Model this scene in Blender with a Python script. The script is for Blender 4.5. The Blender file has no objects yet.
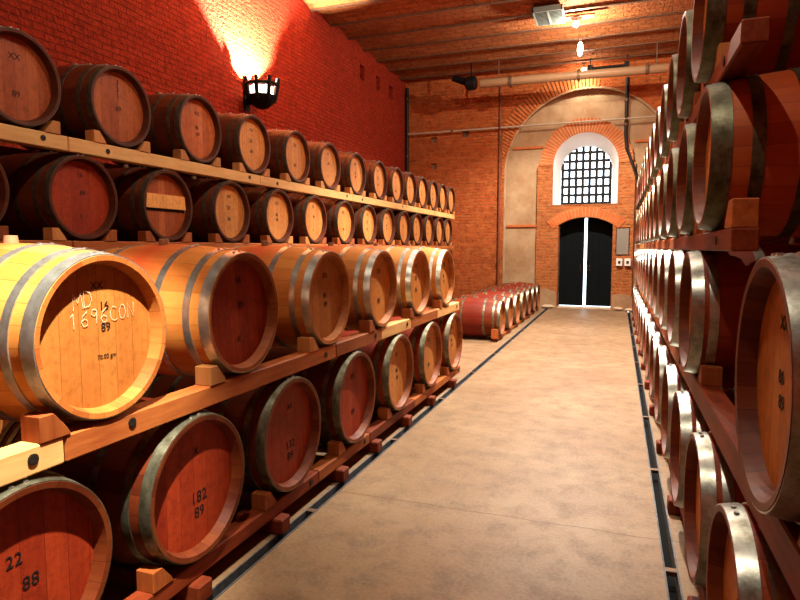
import bpy, bmesh, math, random
from mathutils import Vector, Matrix
random.seed(7)
PI = math.pi
C = bpy.context.scene.collection
sc = bpy.context.scene

# ------------------------------------------------------------------ camera
cam_d = bpy.data.cameras.new('camera'); cam = bpy.data.objects.new('camera', cam_d); C.objects.link(cam)
cam_d.sensor_width = 36; cam_d.lens = 27; cam_d.clip_start = .02
cam.location = (0, 0, 1.6)
cam.rotation_euler = (math.radians(90 - 4.953), 0, math.radians(19.9))
sc.camera = cam
sc.view_settings.view_transform = 'Standard'; sc.view_settings.look = 'None'
sc.view_settings.gamma = 1; sc.view_settings.use_curve_mapping = False
sc.view_settings.exposure = 0.0

# ------------------------------------------------------------------ mesh helper
class MB:
    def __init__(s): s.v = []; s.f = []; s.m = []
    def add(s, vs, fs, mi=0):
        n = len(s.v); s.v += [tuple(v) for v in vs]
        s.f += [tuple(i + n for i in f) for f in fs]; s.m += [mi] * len(fs)
    def box(s, x0, x1, y0, y1, z0, z1, mi=0):
        s.add([(x0,y0,z0),(x1,y0,z0),(x1,y1,z0),(x0,y1,z0),(x0,y0,z1),(x1,y0,z1),(x1,y1,z1),(x0,y1,z1)],
              [(3,2,1,0),(4,5,6,7),(0,1,5,4),(1,2,6,5),(2,3,7,6),(3,0,4,7)], mi)
    def prism(s, pts, a0, a1, axis='x', mi=0):
        # pts: outline (u,v); axis x -> (a,u,v); y -> (u,a,v); z -> (u,v,a)
        def P(a, u, v): return {'x':(a,u,v),'y':(u,a,v),'z':(u,v,a)}[axis]
        n = len(pts)
        vs = [P(a0,*p) for p in pts] + [P(a1,*p) for p in pts]
        fs = [tuple(range(n)), tuple(range(2*n-1, n-1, -1))]
        fs += [(i, i+n, (i+1)%n+n, (i+1)%n) for i in range(n)]
        s.add(vs, fs, mi)
    def lathe(s, prof, seg=48, close=False, mi=0):      # prof (x, r) about the X axis
        n = len(prof); vs = []
        for k in range(seg):
            a = 2*PI*k/seg
            vs += [(x, r*math.cos(a), r*math.sin(a)) for x, r in prof]
        fs = []
        for k in range(seg):
            b = (k+1) % seg
            for i in range(n if close else n-1):
                j = (i+1) % n
                fs.append((k*n+i, b*n+i, b*n+j, k*n+j))
        s.add(vs, fs, mi)
    def tube(s, pts, r, seg=10, mi=0, cap=True):
        pts = [Vector(p) for p in pts]; n = len(pts); base = len(s.v); vs = []; fs = []
        for i, p in enumerate(pts):
            t = (pts[min(i+1,n-1)] - pts[max(i-1,0)]).normalized()
            up = Vector((0,0,1)) if abs(t.z) < .95 else Vector((0,1,0))
            a = t.cross(up).normalized(); b = t.cross(a).normalized()
            for k in range(seg):
                q = 2*PI*k/seg
                vs.append(p + a*r*math.cos(q) + b*r*math.sin(q))
        for i in range(n-1):
            for k in range(seg):
                k2 = (k+1) % seg
                fs.append((i*seg+k, i*seg+k2, (i+1)*seg+k2, (i+1)*seg+k))
        if cap: fs += [tuple(range(seg-1,-1,-1)), tuple((n-1)*seg+k for k in range(seg))]
        s.add(vs, fs, mi)
    def mesh(s, name, mats, smooth=False, bevel=0):
        me = bpy.data.meshes.new(name); me.from_pydata(s.v, [], s.f)
        mats = mats if isinstance(mats, (list, tuple)) else [mats]
        for m in mats: me.materials.append(m)
        for p, mi in zip(me.polygons, s.m): p.material_index = mi
        bm = bmesh.new(); bm.from_mesh(me)
        bmesh.ops.recalc_face_normals(bm, faces=bm.faces)
        if bevel:
            bmesh.ops.bevel(bm, geom=list(bm.edges), offset=bevel, segments=1, affect='EDGES')
        bm.to_mesh(me); bm.free()
        if smooth:
            for p in me.polygons: p.use_smooth = True
            me.set_sharp_from_angle(angle=math.radians(35))
        return me
def link(name, me, parent=None, loc=(0,0,0), rot=(0,0,0)):
    o = bpy.data.objects.new(name, me); C.objects.link(o); o.location = loc; o.rotation_euler = rot
    if parent is not None: o.parent = parent
    return o
def empty(name, loc=(0,0,0), rz=0):
    o = bpy.data.objects.new(name, None); C.objects.link(o); o.location = loc; o.rotation_euler = (0,0,rz)
    o.empty_display_size = .1
    return o
def tag(o, label=None, cat=None, group=None, kind=None):
    if label: o['label'] = label
    if cat: o['category'] = cat
    if group: o['group'] = group
    if kind: o['kind'] = kind
    return o

# ------------------------------------------------------------------ materials
def new_mat(name):
    m = bpy.data.materials.new(name); m.use_nodes = True
    nt = m.node_tree; b = nt.nodes['Principled BSDF']; b.inputs['Specular IOR Level'].default_value = .18
    return m, nt, b
def N(nt, t, **kw):
    n = nt.nodes.new(t)
    for k, v in kw.items(): setattr(n, k, v)
    return n
def mth(nt, op, a, b=None, c=None):
    n = N(nt, 'ShaderNodeMath', operation=op)
    for i, v in enumerate((a, b, c)):
        if v is None: continue
        if isinstance(v, (int, float)): n.inputs[i].default_value = v
        else: nt.links.new(v, n.inputs[i])
    return n.outputs[0]
def mix(nt, fac, a, b, mode='MIX'):
    n = N(nt, 'ShaderNodeMix', data_type='RGBA', blend_type=mode)
    for s_, v in ((n.inputs[0], fac), (n.inputs[6], a), (n.inputs[7], b)):
        if isinstance(v, (int, float)): s_.default_value = v
        elif isinstance(v, (tuple, list)): s_.default_value = (*v[:3], 1)
        else: nt.links.new(v, s_)
    return n.outputs[2]
def noise(nt, vec, scale, detail=4, rough=.6):
    n = N(nt, 'ShaderNodeTexNoise'); n.inputs['Scale'].default_value = scale
    n.inputs['Detail'].default_value = detail; n.inputs['Roughness'].default_value = rough
    if vec is not None: nt.links.new(vec, n.inputs['Vector'])
    return n.outputs['Fac']
def ramp(nt, fac, p0, p1, c0=(0,0,0), c1=(1,1,1)):
    n = N(nt, 'ShaderNodeValToRGB'); e = n.color_ramp.elements
    e[0].position = p0; e[1].position = p1; e[0].color = (*c0,1); e[1].color = (*c1,1)
    nt.links.new(fac, n.inputs[0]); return n.outputs[0]
def bump(nt, b, h, strength=.3, dist=.01):
    n = N(nt, 'ShaderNodeBump'); n.inputs['Strength'].default_value = strength; n.inputs['Distance'].default_value = dist
    nt.links.new(h, n.inputs['Height']); nt.links.new(n.outputs[0], b.inputs['Normal'])
def objco(nt): return N(nt, 'ShaderNodeTexCoord').outputs['Object']
def scaled(nt, vec, s, rot=(0,0,0)):
    n = N(nt, 'ShaderNodeMapping'); n.inputs['Scale'].default_value = s; n.inputs['Rotation'].default_value = rot
    nt.links.new(vec, n.inputs[0]); return n.outputs[0]

def brick_mat(name, axes, c1, c2, mortar, bw=.26, rh=.075, ms=.012, strength=.9, rough=.9):
    m, nt, b = new_mat(name); co = objco(nt)
    sp = N(nt, 'ShaderNodeSeparateXYZ'); nt.links.new(co, sp.inputs[0])
    cb = N(nt, 'ShaderNodeCombineXYZ')
    for i, a in enumerate(axes): nt.links.new(sp.outputs['XYZ'.index(a)], cb.inputs[i])
    # slight waviness so the courses are not ruler straight
    w = N(nt, 'ShaderNodeTexNoise'); w.inputs['Scale'].default_value = 1.6; nt.links.new(co, w.inputs['Vector'])
    wv = N(nt, 'ShaderNodeVectorMath', operation='SCALE'); nt.links.new(w.outputs['Color'], wv.inputs[0]); wv.inputs['Scale'].default_value = .06
    ad = N(nt, 'ShaderNodeVectorMath', operation='ADD'); nt.links.new(cb.outputs[0], ad.inputs[0]); nt.links.new(wv.outputs[0], ad.inputs[1])
    t = N(nt, 'ShaderNodeTexBrick'); nt.links.new(ad.outputs[0], t.inputs['Vector'])
    t.inputs['Scale'].default_value = 1; t.inputs['Brick Width'].default_value = bw; t.inputs['Row Height'].default_value = rh
    t.inputs['Mortar Size'].default_value = ms; t.inputs['Mortar Smooth'].default_value = .4; t.inputs['Bias'].default_value = -.1
    t.inputs['Color1'].default_value = (*c1,1); t.inputs['Color2'].default_value = (*c2,1); t.inputs['Mortar'].default_value = (*mortar,1)
    n1 = noise(nt, co, 1.3, 5); n2 = noise(nt, co, 22, 4)
    col = mix(nt, ramp(nt, n1, .3, .75), t.outputs['Color'], mix(nt, .5, t.outputs['Color'], tuple(x*.45 for x in c1)))
    col = mix(nt, mth(nt, 'MULTIPLY', n2, .5), col, tuple(min(1, x*1.25) for x in c2))
    nt.links.new(col, b.inputs['Base Color']); b.inputs['Roughness'].default_value = rough
    h = mth(nt, 'ADD', mth(nt, 'MULTIPLY', t.outputs['Fac'], -1), mth(nt, 'MULTIPLY', n2, 1.6))
    bump(nt, b, h, 1.0, .025)
    n3 = noise(nt, co, 9, 5, .75)
    col = mix(nt, mth(nt, 'MULTIPLY', ramp(nt, n3, .48, .68), .65), col, tuple(x*.35 for x in c1)); nt.links.new(col, b.inputs['Base Color'])
    return m
BR1, BR2, MO = (.50,.085,.022), (.62,.16,.045), (.30,.10,.045)
M = {}
M['brick_left'] = brick_mat('brick_left_wall', 'YZ', (.30,.018,.005), (.38,.034,.009), (.15,.014,.004))
M['brick_end']  = brick_mat('brick_end_wall', 'XZ', (.40,.062,.014), (.54,.145,.036), (.36,.14,.045), rh=.085)
M['brick_pier'] = brick_mat('brick_pier', 'XZ', (.40,.095,.024), (.50,.17,.05), (.40,.21,.09), rh=.085)
M['brick_ceil'] = brick_mat('brick_ceiling', 'XY', (.28,.075,.022), (.40,.14,.045), (.20,.07,.025), bw=.30, rh=.14)

def plaster_mat(name, c1, c2, sc_=2.0):
    m, nt, b = new_mat(name); co = objco(nt)
    n1 = noise(nt, co, sc_, 6, .65); n2 = noise(nt, co, 30, 3)
    nt.links.new(mix(nt, ramp(nt, n1, .35, .68), c1, c2), b.inputs['Base Color'])
    b.inputs['Roughness'].default_value = .9; bump(nt, b, mth(nt,'ADD',n1,mth(nt,'MULTIPLY',n2,.3)), .35, .02)
    return m
M['plaster'] = plaster_mat('stained_plaster', (.30,.17,.085), (.44,.30,.17))
M['plaster_warm'] = plaster_mat('ochre_plaster', (.60,.26,.09), (.66,.36,.16))
M['white_plaster'] = plaster_mat('white_plaster', (.85,.80,.72), (.92,.90,.86))
M['stone'] = plaster_mat('rough_stone', (.45,.30,.18), (.65,.50,.34), 5)

def wood_mat(name, light, dark, grain_axis='y', rough=.6, stripe=9, coat=0):
    m, nt, b = new_mat(name); co = objco(nt)
    info = N(nt, 'ShaderNodeObjectInfo')
    off = N(nt, 'ShaderNodeVectorMath', operation='ADD'); nt.links.new(co, off.inputs[0])
    cm = N(nt, 'ShaderNodeCombineXYZ'); r10 = mth(nt,'MULTIPLY',info.outputs['Random'],17.0)
    for i in range(3): nt.links.new(r10, cm.inputs[i])
    nt.links.new(cm.outputs[0], off.inputs[1])
    s = {'x':(1,stripe,stripe),'y':(stripe,1,stripe),'z':(stripe,stripe,1)}[grain_axis]
    n1 = noise(nt, scaled(nt, off.outputs[0], s), 3, 6, .7); n2 = noise(nt, off.outputs[0], 2.5, 3)
    f = mth(nt,'ADD',mth(nt,'MULTIPLY',n1,.7),mth(nt,'MULTIPLY',n2,.35))
    col = ramp(nt, f, .35, .68, dark, light)
    hs = N(nt, 'ShaderNodeHueSaturation'); nt.links.new(col, hs.inputs['Color'])
    nt.links.new(mth(nt,'ADD',.78,mth(nt,'MULTIPLY',info.outputs['Random'],.4)), hs.inputs['Value'])
    # knots
    v = N(nt, 'ShaderNodeTexVoronoi'); nt.links.new(off.outputs[0], v.inputs['Vector']); v.inputs['Scale'].default_value = 2.6
    kn = ramp(nt, v.outputs['Distance'], .03, .07, (1,1,1), (0,0,0))
    nt.links.new(mix(nt, mth(nt,'MULTIPLY',kn,.7), hs.outputs[0], tuple(x*.3 for x in dark)), b.inputs['Base Color'])
    b.inputs['Roughness'].default_value = rough; bump(nt, b, n1, .25, .004)
    return m
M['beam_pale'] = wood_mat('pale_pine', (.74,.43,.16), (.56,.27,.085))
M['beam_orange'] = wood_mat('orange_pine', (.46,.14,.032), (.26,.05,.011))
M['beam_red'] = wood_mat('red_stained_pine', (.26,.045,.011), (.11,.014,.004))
M['chock'] = wood_mat('chock_wood', (.40,.11,.024), (.22,.04,.009), 'z')
M['chock_pale'] = wood_mat('pale_chock_wood', (.52,.22,.065), (.34,.11,.028), 'z')

def stave_mat(name, light, dark, stain=None, nst=26):
    m, nt, b = new_mat(name); co = objco(nt); info = N(nt, 'ShaderNodeObjectInfo')
    sp = N(nt, 'ShaderNodeSeparateXYZ'); nt.links.new(co, sp.inputs[0])
    ang = mth(nt, 'MULTIPLY', mth(nt, 'ARCTAN2', sp.outputs[2], sp.outputs[1]), nst/(2*PI))
    idx = mth(nt, 'FLOOR', ang); fr = mth(nt, 'FRACT', ang)
    wn = N(nt, 'ShaderNodeTexWhiteNoise', noise_dimensions='2D')
    cb = N(nt, 'ShaderNodeCombineXYZ'); nt.links.new(idx, cb.inputs[0]); nt.links.new(info.outputs['Random'], cb.inputs[1])
    nt.links.new(cb.outputs[0], wn.inputs['Vector'])
    n1 = noise(nt, scaled(nt, co, (2,22,22)), 2, 6, .7); n2 = noise(nt, co, 5, 4)
    f = mth(nt,'ADD',mth(nt,'ADD',mth(nt,'MULTIPLY',n1,.45),mth(nt,'MULTIPLY',n2,.35)),mth(nt,'MULTIPLY',wn.outputs[0],.30))
    col = ramp(nt, f, .35, .78, dark, light)
    edge = mth(nt, 'LESS_THAN', mth(nt,'ABSOLUTE',mth(nt,'SUBTRACT',fr,.5)), .482)     # 1 inside, 0 at joint
    col = mix(nt, mth(nt,'MULTIPLY',mth(nt,'SUBTRACT',1,edge),.55), col, tuple(x*.35 for x in dark))
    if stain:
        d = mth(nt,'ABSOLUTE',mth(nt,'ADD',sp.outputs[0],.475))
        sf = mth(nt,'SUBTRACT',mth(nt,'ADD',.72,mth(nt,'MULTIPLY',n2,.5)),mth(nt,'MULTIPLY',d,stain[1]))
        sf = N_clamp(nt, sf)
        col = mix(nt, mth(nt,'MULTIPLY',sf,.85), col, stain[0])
    hs = N(nt, 'ShaderNodeHueSaturation'); nt.links.new(col, hs.inputs['Color'])
    nt.links.new(mth(nt,'ADD',.85,mth(nt,'MULTIPLY',info.outputs['Random'],.3)), hs.inputs['Value'])
    nt.links.new(hs.outputs[0], b.inputs['Base Color']); b.inputs['Roughness'].default_value = .5
    bump(nt, b, mth(nt,'ADD',mth(nt,'MULTIPLY',n1,.3),edge), .3, .003)
    return m
def N_clamp(nt, v):
    n = N(nt, 'ShaderNodeClamp'); nt.links.new(v, n.inputs[0]); return n.outputs[0]
M['oak_new'] = stave_mat('new_oak_staves', (.62,.26,.055), (.44,.135,.022), ((.46,.05,.014), 3.6))
M['oak_aged'] = stave_mat('aged_oak_staves', (.16,.030,.007), (.07,.010,.003), ((.10,.009,.003), 3.0))  # dark reddish oak, its unlit look put into the colour
M['oak_wine'] = stave_mat('wine_stained_staves', (.36,.060,.012), (.20,.022,.006), ((.22,.010,.004), 2.2))

M['chime_brown'] = stave_mat('chime_ends', (.30,.085,.018), (.16,.03,.007))
M['chime_pale'] = stave_mat('pale_chime_ends', (.48,.17,.035), (.30,.075,.014))
M['chime_dark'] = stave_mat('dark_chime_ends', (.10,.022,.006), (.05,.01,.003))
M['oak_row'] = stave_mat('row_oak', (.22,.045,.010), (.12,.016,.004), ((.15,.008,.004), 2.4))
M['chime_mid'] = stave_mat('mid_chime_ends', (.20,.045,.010), (.10,.014,.004))
M['oak_side'] = stave_mat('side_lit_oak', (.46,.11,.026), (.29,.05,.012), ((.42,.05,.012), 3.2))  # orange-red oak of the third right tier
def head_mat(name, light, dark):
    m, nt, b = new_mat(name); co = objco(nt); info = N(nt, 'ShaderNodeObjectInfo')
    sp = N(nt, 'ShaderNodeSeparateXYZ'); nt.links.new(co, sp.inputs[0])
    u = mth(nt,'DIVIDE',sp.outputs[1],.083); idx = mth(nt,'FLOOR',u); fr = mth(nt,'FRACT',u)
    wn = N(nt, 'ShaderNodeTexWhiteNoise', noise_dimensions='2D'); cb = N(nt, 'ShaderNodeCombineXYZ')
    nt.links.new(idx, cb.inputs[0]); nt.links.new(info.outputs['Random'], cb.inputs[1]); nt.links.new(cb.outputs[0], wn.inputs['Vector'])
    add = N(nt,'ShaderNodeVectorMath',operation='ADD'); nt.links.new(co, add.inputs[0]); nt.links.new(wn.outputs['Color'], add.inputs[1])
    n1 = noise(nt, scaled(nt, add.outputs[0], (20,20,1.5)), 2.5, 7, .72); n2 = noise(nt, add.outputs[0], 6, 4)
    f = mth(nt,'ADD',mth(nt,'ADD',mth(nt,'MULTIPLY',n1,.5),mth(nt,'MULTIPLY',n2,.3)),mth(nt,'MULTIPLY',wn.outputs[0],.28))
    col = ramp(nt, f, .32, .78, dark, light)
    joint = mth(nt,'GREATER_THAN',mth(nt,'ABSOLUTE',mth(nt,'SUBTRACT',fr,.5)),.485)
    col = mix(nt, mth(nt,'MULTIPLY',joint,.7), col, tuple(x*.35 for x in dark))
    hs = N(nt, 'ShaderNodeHueSaturation'); nt.links.new(col, hs.inputs['Color'])
    nt.links.new(mth(nt,'ADD',.85,mth(nt,'MULTIPLY',info.outputs['Random'],.3)), hs.inputs['Value'])
    n4 = noise(nt, add.outputs[0], 28, 6, .75)
    nt.links.new(mix(nt, mth(nt,'MULTIPLY',ramp(nt, n4, .47, .70),.55), hs.outputs[0], tuple(x*.45 for x in dark)), b.inputs['Base Color']); b.inputs['Roughness'].default_value = .55
    bump(nt, b, mth(nt,'ADD',n1,n4), .3, .004)
    return m
M['head_ochre'] = head_mat('ochre_oak_head', (.58,.225,.046), (.42,.13,.022))
M['head_tan'] = head_mat('tan_oak_head', (.60,.25,.065), (.40,.13,.03))
M['head_red'] = head_mat('red_stained_head', (.38,.045,.011), (.22,.018,.005))  # deep red of dimly lit heads, shade put into the colour
M['head_mid'] = head_mat('mid_red_head', (.46,.12,.030), (.26,.045,.010))
M['board'] = head_mat('pale_board', (.85,.42,.12), (.70,.28,.07))

def metal_mat(name, c1, c2, rough, metallic=.85):
    m, nt, b = new_mat(name); co = objco(nt)
    n1 = noise(nt, co, 14, 6, .7); n2 = noise(nt, co, 60, 3)
    nt.links.new(mix(nt, ramp(nt, n1, .4, .65), c1, c2), b.inputs['Base Color'])
    b.inputs['Metallic'].default_value = metallic
    nt.links.new(mth(nt,'ADD',rough,mth(nt,'MULTIPLY',n2,.2)), b.inputs['Roughness'])
    bump(nt, b, n2, .12, .002)
    return m
M['galv'] = metal_mat('galvanised_hoop', (.62,.64,.60), (.38,.38,.32), .24, .88)
M['hoop_aged'] = metal_mat('weathered_hoop', (.24,.24,.17), (.08,.065,.035), .32, .85)
M['hoop_dark'] = metal_mat('dark_hoop', (.13,.09,.06), (.06,.035,.02), .42, .7)
M['hoop_side'] = metal_mat('dark_green_hoop', (.15,.145,.095), (.05,.04,.02), .34, .8)
M['rivet'] = metal_mat('rivet_steel', (.8,.8,.78), (.6,.6,.58), .25, 1)
M['steel'] = metal_mat('painted_steel', (.18,.10,.06), (.10,.05,.03), .5, .5)
M['edge_steel'] = metal_mat('drain_edge_steel', (.14,.14,.15), (.07,.07,.07), .6, .6)

def plain(name, col, rough=.6, metallic=0, emit=None, es=0):
    m, nt, b = new_mat(name); co = objco(nt); n1 = noise(nt, co, 18, 4)
    nt.links.new(mix(nt, mth(nt,'MULTIPLY',n1,.5), col, tuple(x*.7 for x in col)), b.inputs['Base Color'])
    b.inputs['Roughness'].default_value = rough; b.inputs['Metallic'].default_value = metallic
    if emit: b.inputs['Emission Color'].default_value = (*emit,1); b.inputs['Emission Strength'].default_value = es
    return m
M['ink'] = plain('black_ink', (.02,.012,.01), .7)
M['chalk'] = plain('chalk', (.80,.58,.36), .9)
M['iron'] = plain('wrought_iron', (.008,.007,.007), .5, .3)
M['black'] = plain('black_pipe', (.02,.015,.012), .45)
M['pipe_tan'] = plain('tan_pipe', (.30,.17,.09), .35)
M['pipe_thin'] = plain('thin_grey_pipe', (.42,.33,.24), .5)
M['pipe_brown'] = plain('brown_pipe', (.20,.06,.03), .5)
M['door'] = plain('teal_black_door', (.0004,.002,.003), .9)
M['white_box'] = plain('white_plastic', (.85,.80,.72), .4)
M['grey_box'] = plain('grey_metal_cabinet', (.26,.23,.19), .5, .2)
M['glow'] = plain('lamp_glass', (1,.95,.85), .3, 0, (1,.86,.62), 30)
M['glow_soft'] = plain('lamp_diffuser', (1,.95,.85), .3, 0, (1,.85,.6), 9)
M['vent_slat'] = plain('vent_slat_grey', (.20,.23,.21), .4, .5)
M['vent_back'] = plain('vent_dark', (.05,.06,.06), .6)
M['brown_plate'] = plain('brown_plate', (.20,.07,.03), .5)
M['channel'] = plain('black_channel', (.002,.002,.002), 1)
M['bungm'] = plain('bung_stopper', (.30,.16,.08), .6)

# floor
m, nt, b = new_mat('concrete_floor'); co = objco(nt)
n1 = noise(nt, co, 1.1, 7, .65); n2 = noise(nt, co, 5, 6, .7); n3 = noise(nt, co, 55, 3)
col = mix(nt, ramp(nt, n1, .35, .7), (.19,.094,.036), (.29,.178,.088))
col = mix(nt, mth(nt,'MULTIPLY',ramp(nt, n2, .45, .68),.7), col, (.11,.055,.025))
col = mix(nt, mth(nt,'MULTIPLY',ramp(nt, n3, .35, .7),.35), col, (.33,.26,.19))
sp = N(nt,'ShaderNodeSeparateXYZ'); nt.links.new(co, sp.inputs[0])
w = mth(nt,'ADD',sp.outputs[1],mth(nt,'MULTIPLY',mth(nt,'SUBTRACT',noise(nt, co, 4, 5),.5),.07))
jf = mth(nt,'FRACT',mth(nt,'DIVIDE',mth(nt,'ADD',w,.12),3.6))          # a saw joint every 3.6 m
jl = mth(nt,'LESS_THAN',mth(nt,'ABSOLUTE',mth(nt,'SUBTRACT',jf,.999)),.0018)
col = mix(nt, mth(nt,'MULTIPLY',jl,.75), col, (.12,.05,.02))
nt.links.new(col, b.inputs['Base Color'])
nt.links.new(mth(nt,'ADD',.38,mth(nt,'MULTIPLY',n2,.3)), b.inputs['Roughness'])
bump(nt, b, mth(nt,'SUBTRACT',mth(nt,'MULTIPLY',n3,.4),jl), .25, .006)
M['floor'] = m

# ------------------------------------------------------------------ room shell
XL, XR, YB, YE, ZC = -5.8, 2.0, -3.0, 16.5, 6.25
LD, RD = -1.715, .295                       # drain centre lines
mb = MB()
for a, c in ((XL-.3, LD-.03), (LD+.03, RD-.03), (RD+.03, XR+.3)): mb.box(a, c, YB-.3, YE+.75, -.12, 0)
mb.box(XL-.3, XR+.3, YB-.3, YE+.75, -.2, -.12)
tag(link('floor', mb.mesh('floor', M['floor'])), 'worn tan concrete floor with cross joints', 'floor', kind='structure')

def boolean(o, cutters):
    for i, c in enumerate(cutters):
        md = o.modifiers.new('b%d' % i, 'BOOLEAN'); md.operation = 'DIFFERENCE'; md.object = c; md.solver = 'EXACT'
    dg = bpy.context.evaluated_depsgraph_get(); dg.update()
    me = bpy.data.meshes.new_from_object(o.evaluated_get(dg)); o.modifiers.clear(); o.data = me
    for c in cutters: bpy.data.objects.remove(c)
def arch_pts(cx, hw, z0, zs, r=None, n=24, zt=None):
    # upright arch outline: legs from z0 to spring zs, then semicircle (or segmental to zt)
    if zt is None:
        top = [(cx + hw*math.cos(a), zs + hw*math.sin(a)) for a in [PI*k/n for k in range(n+1)]]
    else:
        s = zt - zs; R = (hw*hw + s*s)/(2*s); a0 = math.asin(hw/R)
        top = [(cx + R*math.sin(a0*(1-2*k/n)), zt - R + R*math.cos(a0*(1-2*k/n))) for k in range(n+1)]
    return [(cx-hw, z0), (cx+hw, z0)] + top
def cutter(pts, y0, y1):
    mb = MB(); mb.prism(pts, y0, y1, 'y'); return link('cut', mb.mesh('cut', M['plaster']))
def boxcut(*a):
    mb = MB(); mb.box(*a); return link('cut', mb.mesh('cut', M['iron']))

# left wall with putlog holes
mb = MB(); mb.box(XL-.4, XL, YB-.3, YE+.75, 0, ZC+.2)
wl = link('wall_left', mb.mesh('wall_left', M['brick_left']))
holes = [boxcut(XL-.18, XL+.1, y-.13, y+.13, z-.17, z+.17) for y, z in ((13.4,5.72),(14.4,5.72),(15.3,5.72))]
boolean(wl, holes)
tag(wl, 'long red brick wall on the left', 'wall', kind='structure')
mb = MB(); mb.box(XR, XR+.4, YB-.3, YE+.75, 0, ZC+.2)
tag(link('wall_right', mb.mesh('wall_right', M['brick_left'])), 'brick wall behind the right rack', 'wall', kind='structure')
mb = MB(); mb.box(XL, XR, YB-.3, YB, 0, ZC+.2)
tag(link('wall_back', mb.mesh('wall_back', brick_mat('brick_back', 'XZ', BR1, BR2, MO))), 'brick wall behind the viewer', 'wall', kind='structure')

# end wall: brick slab with a great arch cut out of it
ACX, AR, AZ = -.83, 2.12, 3.58
mb = MB(); mb.box(XL, XR, YE, YE+.14, 0, ZC+.2)
we = link('wall_end', mb.mesh('wall_end', M['brick_end']))
cuts = [cutter(arch_pts(ACX, AR, -.1, AZ, n=48), YE-.1, YE+.2)]
cuts += [boxcut(x-.09, x+.09, YE-.1, YE+.3, z-.08, z+.08) for x, z in ((-4.05,4.73),(-4.96,4.62),(-4.95,3.9))]
boolean(we, cuts)
tag(we, 'red brick end wall around the great blind arch', 'wall', kind='structure')
# infill of plaster behind
DX0, DX1 = -1.50, -.14; DCX = (DX0+DX1)/2
WCX, WHW, WZS = -.86, .81, 3.77
mb = MB(); mb.box(XL, XR, YE+.14, YE+.75, 0, ZC+.2)
wi = link('wall_end_infill', mb.mesh('wall_end_infill', M['plaster']))
boolean(wi, [cutter(arch_pts(DCX, .68, -.1, 2.21, zt=2.41), YE, YE+1), cutter(arch_pts(WCX, WHW+.02, 2.62, WZS, n=40), YE, YE+1)])
tag(wi, 'stained plaster infill inside the great blind arch', 'wall', kind='structure')
# brick pier round door and window
PX0, PX1 = -2.08, .36
mb = MB(); mb.box(PX0, PX1, YE+.02, YE+.14, 0, WZS)
pier = link('wall_door_pier', mb.mesh('wall_door_pier', M['brick_pier']))
boolean(pier, [cutter(arch_pts(DCX, .68, -.1, 2.21, zt=2.41), YE-.2, YE+.3), cutter(arch_pts(WCX, WHW, 2.74, WZS, n=40), YE-.2, YE+.3),
               boxcut(-.06, .28, YE-.05, YE+.09, 1.40, 2.13)])
tag(pier, 'orange brick piers on both sides of the dark door', 'wall', kind='structure')

def voussoirs(name, cx, cz, r0, r1, a0, a1, n, y0, y1, mat, mort, gap=.24, xmin=-99):
    mb = MB(); _p = mb.prism
    def cl(pts, *a): _p([(max(x, xmin), z) for x, z in pts], *a)
    mb.prism = lambda pts, *a: cl(pts, *a) if max(p[0] for p in pts) > xmin+.02 else None
    for k in range(n):
        b0 = a0 + (a1-a0)*(k+gap/2)/n; b1 = a0 + (a1-a0)*(k+1-gap/2)/n
        rr = r1 + random.uniform(-.02,.02)
        mb.prism([(cx+r0*math.cos(b0), cz+r0*math.sin(b0)), (cx+rr*math.cos(b0), cz+rr*math.sin(b0)),
                  (cx+rr*math.cos(b1), cz+rr*math.sin(b1)), (cx+r0*math.cos(b1), cz+r0*math.sin(b1))], y0, y1, 'y', 0)
    m2 = 40
    for k in range(m2):
        b0 = a0+(a1-a0)*k/m2; b1 = a0+(a1-a0)*(k+1)/m2; q = r1-.01
        mb.prism([(cx+r0*math.cos(b0), cz+r0*math.sin(b0)), (cx+q*math.cos(b0), cz+q*math.sin(b0)),
                  (cx+q*math.cos(b1), cz+q*math.sin(b1)), (cx+r0*math.cos(b1), cz+r0*math.sin(b1))], y0+.012, y1+.005, 'y', 1)
    return link(name, mb.mesh(name, [mat, mort]))
M['vous'] = plaster_mat('arch_brick', (.42,.095,.024), (.52,.17,.05), 9)
M['mortar'] = plaster_mat('lime_mortar', (.52,.33,.19), (.62,.44,.27), 9)
v = voussoirs('trim_1', ACX, AZ, AR, AR+.42, PI*.46, PI+.05, 44, YE-.012, YE+.0, M['vous'], M['mortar'], xmin=-3.03)
tag(v, 'ring of arch bricks round the great blind arch', 'arch', kind='structure')
v = voussoirs('trim_2', WCX, WZS, WHW, WHW+.36, 0, PI, 40, YE-.01, YE+.14, M['vous'], M['mortar'])
tag(v, 'ring of arch bricks round the barred window', 'arch', kind='structure')
# pale edge moulding of the great arch
mb = MB(); mb.tube([(ACX+AR*math.cos(PI*k/60), YE+.02, AZ+AR*math.sin(PI*k/60)) for k in range(61)], .035, 8)
mb.tube([(ACX-AR, YE+.02, AZ), (ACX-AR, YE+.02, 0)], .035, 8); mb.tube([(ACX+AR, YE+.02, AZ), (ACX+AR, YE+.02, 0)], .035, 8)
tag(link('trim_3', mb.mesh('trim_3', M['plaster'], True)), 'thin plaster edge following the great arch', 'moulding', kind='structure')
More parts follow.
